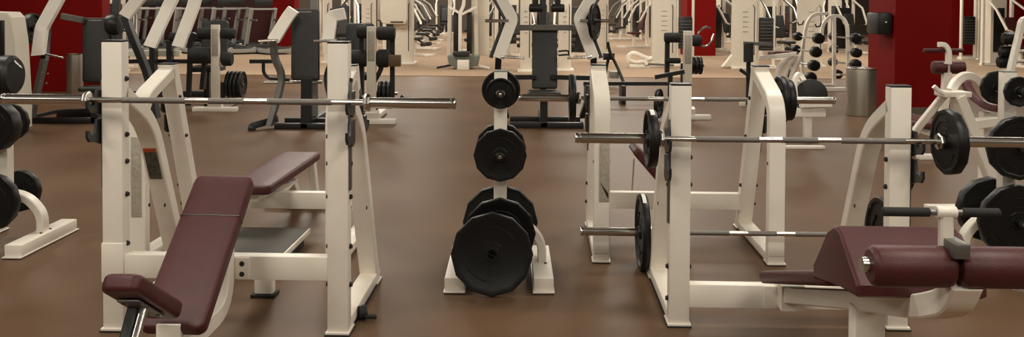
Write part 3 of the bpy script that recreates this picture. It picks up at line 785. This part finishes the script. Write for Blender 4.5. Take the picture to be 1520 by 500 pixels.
# ================================================================== red walls and columns
def wallbox(name, px0, px1, d, dep, z=4.5, m=REDW):
    a = at_depth(px0, 100, d).x; b = at_depth(px1, 100, d).x
    return struct(MB().box(a, b, d, d+dep, 0, z, 0).build(name, m))
wallbox('wall_red_left', -260, 152, 15.2, .3)
wallbox('wall_red_column_right', 1328, 1411, 12.7, .95)
bb_ = MB().box(at_depth(1328, 1, 12.7).x-.01, at_depth(1411, 1, 12.7).x+.01, 12.685, 12.7, 0, .10, 0); struct(bb_.build('baseboard_column', WALLM))
wallbox('wall_red_centre', 1019, 1062, 26.3, 1.0)
wallbox('wall_shaded_middle', 180, 404, 31.0, .3, m=mat('shaded_red_paint', (.06, .008, .008), .7, nscale=2, nmix=.1))  # red wall behind the treadmills, its dim shading put into the colour
wallbox('wall_red_middle', 404, 437, 30.6, .7)
wallbox('wall_red_far_right', 1380, 1640, 27.5, .3)

# ================================================================== bins
def bin_(label, px, d, r, h, m):
    p = at_depth(px, 100, d)
    t = thing('waste_bin', label, 'bin', (p.x, d, 0))
    MB().lathe([(r*.97, 0), (r, .01), (r, h-.03), (r*.99, h-.02)], axis=Z, n=36).build('body', m, t)
    MB().lathe([(r*1.0, h-.02), (r*1.02, h-.015), (r*1.02, h), (r*.72, h), (r*.70, h-.03), (.01, h-.03)], axis=Z, n=36).build('lid_ring', STEEL, t)
    return t
BRUSH = mat('brushed_steel', (.50, .46, .38), .30, .9)
bin_('round brushed steel waste bin against the right red column', 1279, 12.55, .21, .68, BRUSH)
bin_('small ribbed bin standing before the left red wall', 111, 14.6, .13, .70, BRUSH)

# black box fixed to the column
p = at_depth(1308, 35, 12.7)
t = thing('wall_box', 'black box mounted on the red column near its left edge', 'wall box', (at_depth(1328, 1, 12.7).x, 12.75, p.z))
MB().box(-.22, .0, 0, .42, -.16, .16, .03).build('housing', BLKPAINT, t)
MB().lathe([(.012, 0), (.012, .01), (0, .011)], (-.10, 0, .02), -Y, 10).build('indicator', STICK, t)

# ================================================================== fixed barbell rack
d = 16.0
f = Frame((at_depth(1225, 100, d).x, d, 0), 0); g = G(f)
t = thing('barbell_rack', 'white arched rack of short fixed barbells on the right', 'rack', f.o, 0)
def cp(m, px, py, y): return g(px, py, y)
for P in (((1192, 118, 1.2), (1190, 80, 1.2), (1197, 36, 1.2), (1206, 21, 1.2), (1230, 20, 1.2)),
          ((1217, 62, .3), (1222, 34, .3), (1233, 23, .3), (1250, 24, .3), (1258, 38, .2), (1259, 134, 0))):
    MB().beam([g(*p) for p in P], .06, .06, Y, .12).build('arched_post', WHITE, t)
MB().beam([g(1238, 24, .3), g(1238, 126, .25)], .07, .06, Y).build('straight_post', WHITE, t)
MB().beam([g(1189, 118, 1.2), (g(1186, 118, 1.2).x, 1.2, .03)], .06, .06, Y).build('straight_post', WHITE, t)
MB().box(g(1214, 133, 0).x, g(1260, 133, 0).x, -.04, .06, 0, .07, .004).build('base_foot', WHITE, t)
MB().box(g(1198, 128, .6).x, g(1240, 128, .6).x, .6, .70, 0, .07, .004).build('base_foot', WHITE, t)
MB().box(g(1180, 120, 1.2).x, g(1215, 120, 1.2).x, 1.15, 1.25, 0, .07, .004).build('base_foot', WHITE, t)
for x, y, yy in ((1187, 35, 1.15), (1213, 38, .25)):
    MB().tube([g(x-3, y-2, yy), g(x-1, y+2, yy), g(x+4, y+1, yy), g(x+6, y-4, yy)], .015, 8).build('hook', BLKPAINT, t)
def fixed_bar(label, a, b, ra, rb):
    """a, b world centres of the two heads"""
    a = Vector(a); b = Vector(b); ax = (b-a).normalized(); L_ = (b-a).length
    rz = atan2(ax.y, ax.x); t = thing('fixed_barbell', label, 'barbell', (a+b)/2, rz, 'short fixed barbells on racks')
    M = Matrix.Rotation(-rz, 3, 'Z') @ ax
    M = Vector((sqrt(ax.x**2+ax.y**2), 0, ax.z))
    MB().tube([-M*L_/2, M*L_/2], .016, 10).build('handle', STEEL, t)
    for s, r in ((-1, ra), (1, rb)):
        c = M*(L_/2)*s
        MB().lathe([(.02, -.09), (r*.8, -.085), (r, -.06), (r, .06), (r*.8, .085), (r*.3, .09), (.01, .092)], c, M*s, 18).build('head', IRON, t)
rows = ['top', 'second', 'third', 'lowest']
LA = [(1184, 54), (1181, 73), (1176, 92), (1172, 109)]; RA = [(1215, 57), (1211, 77), (1208, 97), (1203, 115)]
for i in range(4):
    fixed_bar(rows[i]+' fixed barbell on the left bay of the arched rack', at_depth(*LA[i], 17.0), at_depth(*RA[i], 15.9), .085, .10)
LB = [(1237, 54), (1238, 73), (1236, 92), (1243, 110)]; RB = [(1270, 57), (1271, 78), (1270, 95), (1273, 112)]
for i in range(3):
    fixed_bar(rows[i]+' fixed barbell on the right bay of the arched rack', at_depth(*LB[i], 16.9), at_depth(*RB[i], 15.7), .08, .09)
MB().beam([g(1240, 111, .6), g(1250, 111, 1.0)], .04, .04, Y).build('rest_peg', WHITE, t)
fixed_bar('lowest fixed barbell on the right bay of the arched rack', at_depth(*LB[3], 17.0), at_depth(*RB[3], 16.0), .09, .08)

# rack at the far right edge
d = 10.5
f = Frame((at_depth(1505, 100, d).x, d, 0), 0); g = G(f)
t = thing('barbell_rack', 'slanted white barbell rack at the right edge, behind the tree', 'rack', f.o, 0)
MB().beam([g(1530, 26, .2), g(1517, 30, .1), g(1513, 50, .1), g(1500, 104, .0), g(1492, 150, -.1), (g(1480, 195, -.1).x, -.1, .03)], .09, .06, Y, .05).build('slanted_post', WHITE, t)
MB().box(g(1470, 1, 0).x, g(1535, 1, 0).x, -.15, -.05, 0, .06, .004).build('base_foot', WHITE, t)
for i, (y1_, x1_) in enumerate(((57, 1499), (77, 1495), (92, 1492))):
    MB().beam([g(x1_+14, y1_-1, .08), g(x1_+30, y1_-2, .1)], .03, .03, Y).build('rest_peg', WHITE, t)
    fixed_bar(['upper', 'middle', 'lower'][i]+' fixed barbell on the slanted rack at the right edge', at_depth(x1_, y1_, 10.75), at_depth(x1_+72, y1_-2, 10.7), .075, .075)

# ================================================================== cable towers and stations
def tower(label, px0, px1, pyb, m=WHITE2, lean=0, stack=0, head=False, rz=0):
    d = 2080/(pyb-3); c = at_depth((px0+px1)/2, 100, d); f = Frame((c.x, d, 0), rz)
    w_ = (px1-px0)/F*d; t = thing('cable_tower', label, 'cable machine', f.o, rz)
    P = [(-w_/2-lean, .05), (w_/2, .05), (w_/2, 2.2), (-w_/2, 2.2), (-w_/2, .35)]
    s = MB().prism(P, .22, (0, .16, 0), X, Z, .015).build('shroud', m, t)
    for k in range(5):
        MB().box(-w_*.12, w_*.12, .043, .05, .9+.12*k, .915+.12*k, 0).build('vent_slot', GREYP, s)
    MB().box(-w_/2-.06, w_/2+.06, -.05, .5, 0, .06, .008).build('base_plate', WHITE, t)
    if head:
        MB().prism([(-w_*.95, 1.15), (-w_*.8, 1.03), (w_*.35, 1.03), (w_*.45, 1.15), (w_*.45, 1.9), (-w_*.95, 1.9)], .20, (-w_*.2, -.08, 0), X, Z, .03).build('guard_housing', m, t)
        MB().box(-w_*.6, w_*.05, -.2, -.175, 1.07, 1.10, .003).build('dark_slot', BLKPAINT, t)
    if stack:
        sx = stack*(w_/2+.24)
        sk = MB().box(sx-.16, sx+.16, .08, .3, .45, 1.25, .01).build('weight_stack', BLKPAINT, t)
        for k in range(9): MB().box(sx-.162, sx+.162, .078, .302, .50+.08*k, .505+.08*k, 0).build('stack_plate_line', GREYP, sk)
        for q in (-.2, .2): MB().box(sx+q-.025, sx+q+.025, .12, .22, .0, 2.2, .004).build('guide_post', WHITE, t)
        MB().box(sx-.24, sx+.24, .05, .3, 0, .09, .005).build('stack_base', WHITE, t)
    MB().tube([(w_*.3, .0, 1.55), (w_*.3, -.12, 1.5), (w_*.3, -.12, .35)], .012, 6).build('cable', BLKPAINT, t)
    return t, f
tower('large white cable tower beside the aisle, left of centre', 584, 613, 97, head=True)
tower('tall narrow white tower directly behind the right arm of the centre press', 886, 903, 92)
tower('wide white tower right of the centre, left of the small red wall', 968, 1004, 98, stack=1)
tower('wide white tower with black weight stack, right of the small red wall', 1089, 1124, 101, lean=.25, stack=1)
tower('white tower standing behind the arched barbell rack', 1187, 1222, 98)
tower('white tower behind the pad of the press before the red wall', 113, 121, 98)
tower('white tower behind the right arm of the mid-left press', 480, 490, 96)
tower('grey-green tower of the far right cable machine', 1453, 1474, 86, stack=-1)
tower('white tower close behind the leg machine with black rollers', 536, 556, 92, m=WHITE)

tower('narrow white tower seen left of the centre press back pad', 772, 789, 108)
tower('narrow white tower seen right of the centre press back pad', 829, 848, 106)
# machine in the centre aisle with a low grey-green base block
d = 20.6
f = Frame((at_depth(688, 100, d).x, d, 0), 0); g = G(f)
t = thing('cable_station', 'white twin-column station with a grey base block in the centre aisle', 'cable machine', f.o, 0)
TEAL = mat('grey_green_plastic', (.17, .185, .15), .5)
MB().prism([(-.38, .32), (.38, .32), (.34, .12), (.2, .06), (-.2, .06), (-.34, .12)], .5, (0, .2, 0), X, Z, .02).build('base_block', TEAL, t)
MB().box(-.14, .14, -.15, .5, 0, .24, .02).build('front_foot', WHITE, t)
MB().pad(.40, .35, .09, Matrix.Translation((-.05, .0, .43)), .04, .02).build('seat', BLACKV, t)
MB().beam([(-.10, .3, .3), (-.10, .32, 1.35), (-.02, .32, 1.5), (.0, .32, 1.9)], .10, .08, Y, .1).build('front_column', WHITE, t)
for s in (-1, 1):
    MB().beam([(s*.34-.05, .55, .05), (s*.30-.05, .55, 1.9)], .10, .10, Y).build('side_column', WHITE2, t)
    MB().box(s*.16-.06-.05, s*.16+.06-.05, .45, .6, .35, 1.35, .01).build('weight_stack', BLKPAINT, t)
    MB().beam([(-.06, .3, 1.3), (s*.34-.05, .35, 1.48)], .06, .06, Y).build('brace', WHITE, t)
    MB().beam([(s*.2, .1, .12), (s*.62, -.1, .05)], .06, .05, Y).build('outrigger', BLKPAINT if s < 0 else WHITE, t)
MB().prism([(.15, .3), (.58, .3), (.58, 1.9), (.15, 1.9)], .15, (0, .75, 0), X, Z, .01).build('shroud', WHITE2, t)

# selectorised stations: frame, stack, seat and pads
def station_proto(var):
    t = thing('gym_station', 'station', 'gym machine')
    for x in (-.45, .45):
        MB().beam([(x, .5, .03), (x, .5, 1.75), (x*.8, .5, 1.9)], .08, .08, Y, .08).build('upright', WHITE, t)
    MB().box(-.5, .5, .46, .56, 0, .07, .004).build('base_rail', WHITE, t)
    MB().box(-.05, .05, -.75, .5, 0, .07, .004).build('base_keel', WHITE, t)
    MB().box(-.3, .3, -.8, -.7, 0, .06, .004).build('front_foot', WHITE, t)
    if var != 2:
        MB().prism([(-.25, .07), (.25, .07), (.25, 1.7), (.18, 1.8), (-.18, 1.8), (-.25, 1.7)], .2, (0, .55, 0), X, Z, .01).build('shroud', WHITE2, t)
        MB().box(-.17, .17, .435, .45, .35, 1.5, .003).build('stack_window', BLKPAINT, t)
    else:
        MB().box(-.28, .28, .45, .62, .1, 1.45, .01).build('weight_stack', BLKPAINT, t)
    pm = MAROON if var == 1 else BLACKV
    MB().pad(.38, .40, .08, Matrix.Translation((0, -.25, .55)), .05, .02).build('seat', pm, t)
    MB().box(-.04, .04, -.3, -.2, .05, .48, .004).build('seat_post', WHITE, t)
    MB().pad(.34, .65, .08, Matrix.Translation((0, .03, .95)) @ Matrix.Rotation(radians(78), 4, 'X'), .05, .02).build('back_pad', pm, t)
    for s in (-1, 1):
        MB().beam([(s*.38, .4, 1.7), (s*.46, .05, 1.45), (s*.42, -.25, .95), (s*.30, -.3, .9)], .05, .05, X).build('lever', WHITE if var else GREYS, t)
        MB().tube([(s*.30, -.3, .9), (s*.14, -.32, .9)], .02, 8).build('handle', FOAM, t)
        if var != 1: roller(t, .05 if s > 0 else -.3, .3 if s > 0 else -.05, .35, .06, -.62)
    if var != 1: MB().beam([(0, -.3, .5), (0, -.6, .35)], .05, .05, X).build('lever', BLKPAINT, t)
    return t
protos = [None]*3
def station(label, px, pyb, rz, var):
    d = 2080/(pyb-3); x = at_depth(px, 100, d).x
    if protos[var] is None:
        protos[var] = station_proto(var); o = protos[var]; o['label'] = label; o.location = (x, d, .012); o.rotation_euler = (0, 0, radians(rz)); return o
    return dup(protos[var], label, (x, d, .012), (0, 0, radians(rz)))
for a in (
    ('black-padded station at the near end of the left aisle row', 604, 84, 70, 2),
    ('second station along the left side of the aisle', 617, 74, 75, 0),
    ('third station along the left side of the aisle', 624, 66, 78, 2),
    ('fourth station along the left side of the aisle', 630, 61, 80, 0),
    ('station of the second row, left of the aisle', 610, 57, 70, 2),
    ('farthest station along the left side of the aisle', 636, 55, 82, 2),
    ('station facing us across the far end of the aisle', 660, 51, 0, 2),
    ('station right of the aisle behind the left arm of the centre press', 722, 76, -60, 0),
    ('far station between the aisle station and the centre press', 712, 58, -40, 2),
    ('station directly behind the head of the centre press', 808, 74, 10, 0),
    ('white station left of the centre press back pad', 768, 84, 25, 0),
    ('station close behind the right arm of the centre press', 846, 84, -20, 2),
    ('farthest white station in the row left of the wide tower', 914, 52, -75, 0),
    ('second station in the row left of the wide tower', 928, 58, -75, 2),
    ('maroon-padded station next to the wide tower', 950, 70, -70, 1),
    ('far station seen right of the small red wall', 1074, 62, 30, 0),
    ('second far station right of the small red wall', 1080, 76, 40, 2),
    ('maroon-padded station left of the arched barbell rack', 1163, 69, -20, 1),
    ('black-padded station between the stack and the arched rack', 1158, 88, 20, 0),
    ('station behind the right bay of the arched barbell rack', 1262, 76, 15, 2),
    ('far station behind the top of the arched rack', 1240, 64, -15, 1),
    ('station right of the red column with a lever', 1424, 74, -40, 2),
    ('white framed station at the far right edge', 1502, 96, 15, 1),
    ('second station behind the far right tower', 1492, 64, -25, 0),
    ('station behind the right arm of the mid-left press', 508, 86, 20, 2),
    ('far station left of the large cable tower', 526, 72, -15, 0),
    ('far station behind the roller leg machine', 500, 66, 35, 2),
    ('station behind the left press, before the red wall end', 170, 108, 25, 0),
    ('station just left of the large cable tower', 571, 68, 10, 0)):
    station(*a)

# low white machine lying on the carpet
d = 21.5
f = Frame((at_depth(948, 100, d).x, d, 0), 0); g = G(f)
t = thing('low_row', 'low white machine with curved arms on the carpet, left of the wide tower', 'gym machine', f.o, 0)
MB().tube([g(x, y, 0) for x, y in ((933, 92), (932, 83), (940, 78), (950, 82), (963, 88), (968, 86))], .06, 10, .1).build('curved_arm', WHITE, t)
MB().tube([g(x, y, -.1) for x, y in ((934, 90), (944, 93), (956, 91), (960, 96))], .05, 10, .1).build('curved_arm', WHITE, t)
MB().beam([g(958, 86, 0), (g(960, 90, 0).x, 0, .03)], .1, .08, Y).build('upright', WHITE2, t)
MB().beam([g(962, 95, -.1), g(1000, 97, -.1)], .05, .05, Y).build('pull_bar', GREYS, t)
MB().box(g(935, 1, 0).x, g(965, 1, 0).x, -.1, .1, .0, .07, .01).build('base_plate', WHITE, t)

# machine with white curved rear legs, right, behind the second-row bench
d = 13.4
f = Frame((at_depth(1150, 100, d).x, d, 0), 0); g = G(f)
t = thing('leg_press', 'white machine with sweeping curved legs behind the second-row bench', 'gym machine', f.o, 0)
for i in range(3):
    x = i*11
    MB().tube([g(1152+x, 130, .2), g(1154+x, 108, .2), g(1162+x, 92, .2), g(1178+x*.4, 82, .2)], .045, 10, .2).build('curved_leg', WHITE, t)
MB().beam([g(1128, 86, .1), g(1182, 80, .1)], .06, .06, Y).build('side_rail', WHITE, t)
MB().beam([g(1104, 64, 0), g(1145, 66, 0)], .07, .05, Y).build('press_bar', GREYS, t)
MB().tube([g(1111, 64, 0), g(1111, 92, 0)], .075, 14).build('roller_pad', FOAM, t)
MB().beam([g(1098, 103, 0), g(1112, 113, 0)], .05, .05, Y).build('pedal_arm', BLKPAINT, t)
MB().beam([g(1111, 92, .05), (g(1111, 92, .05).x, .05, 0.03)], .06, .06, Y).build('upright', BLKPAINT, t)
MB().box(g(1100, 1, .2).x, g(1185, 1, .2).x, .15, .25, 0, .07, .004).build('base_rail', WHITE, t)
MB().pad(.4, .35, .08, Matrix.Translation((g(1165, 76, .3).x, .4, g(1165, 76, .4).z)), .05, .02).build('seat', MAROON, t)

# low bench at the edge of the centre: black-framed with grey step
d = 16.5
f = Frame((at_depth(906, 100, d).x, d, 0), 0); g = G(f)
t = thing('sit_up_frame', 'black tubular frame with a grey step, right of the centre press', 'gym machine', f.o, 0)
MB().tube([g(902, 62, 0), g(905, 78, 0), g(916, 98, 0), g(928, 128, -.2)], .03, 10, .2).build('front_tube', BLKPAINT, t)
MB().tube([g(906, 78, .3), g(900, 98, .3), (g(898, 126, .3).x, .3, .03)], .03, 10, .2).build('rear_tube', BLKPAINT, t)
MB().box(g(896, 80, .1).x, g(912, 80, .1).x, .05, .25, g(1, 84, .1).z, g(1, 74, .1).z, .01).build('seat', BLKPAINT, t)
MB().box(g(905, 105, .1).x, g(918, 105, .1).x, .0, .3, g(1, 111, .1).z, g(1, 101, .1).z, .01).build('step', GREYP, t)
d = 13.9
f = Frame((at_depth(960, 100, d).x, d, 0), 0); g = G(f)
t = thing('floor_rail', 'long black rail on the floor where the carpet begins', 'rail', f.o, 0)
MB().beam([g(866, 124, 0), g(1008, 124, 0)], .06, .06, Y).build('rail', BLKPAINT, t)
for x in (872, 925, 1004): MB().box(g(x-3, 1, 0).x, g(x+3, 1, 0).x, -.2, .2, 0, g(960, 124, 0).z-.02, .005).build('foot', BLKPAINT, t)

# ================================================================== treadmills
def treadmill_proto():
    t = thing('treadmill', 'treadmill', 'treadmill', group='row of treadmills')
    MB().box(-.42, .42, -1.0, .75, .04, .17, .02).build('deck', GREYP, t)
    MB().box(-.27, .27, -1.0, .5, .17, .178, 0).build('belt', RUBBER, t)
    for s in (-1, 1):
        MB().box(s*.36-.05, s*.36+.05, -.98, .5, .17, .21, .01).build('side_rail', STEEL, t)
        MB().beam([(s*.38, .70, .1), (s*.38, .22, 1.35)], .09, .12, X).build('upright', GREYP, t)
        MB().beam([(s*.38, .38, 1.0), (s*.38, -.15, 1.0)], .05, .05, X).build('handrail', GREYS, t)
    MB().box(-.42, .42, .45, .8, .04, .26, .04).build('motor_hood', BLKPAINT, t)
    MB().box(-.43, .43, .16, .34, 1.30, 1.36, .02).build('console_bar', GREYP, t)
    MB().box(-.30, .30, .2, .3, 1.42, 1.7, .03).build('console', BLKPAINT, t)
    return t
tm = treadmill_proto()
names = ['first', 'second', 'third', 'fourth', 'fifth', 'sixth']
for row, d, pxs in (('front', 26.6, (176, 231, 286, 341, 396)), ('back', 29.1, (205, 255, 305, 355))):
    for i, px in enumerate(pxs):
        p = at_depth(px, 80, d); o = tm if (i == 0 and row == 'front') else copy_tree(tm)
        o.location = (p.x, p.y, .012); o.rotation_euler = (0, 0, radians(40))
        o['label'] = names[i]+' treadmill from the left in the '+row+' row'; o['group'] = row+' row of treadmills'
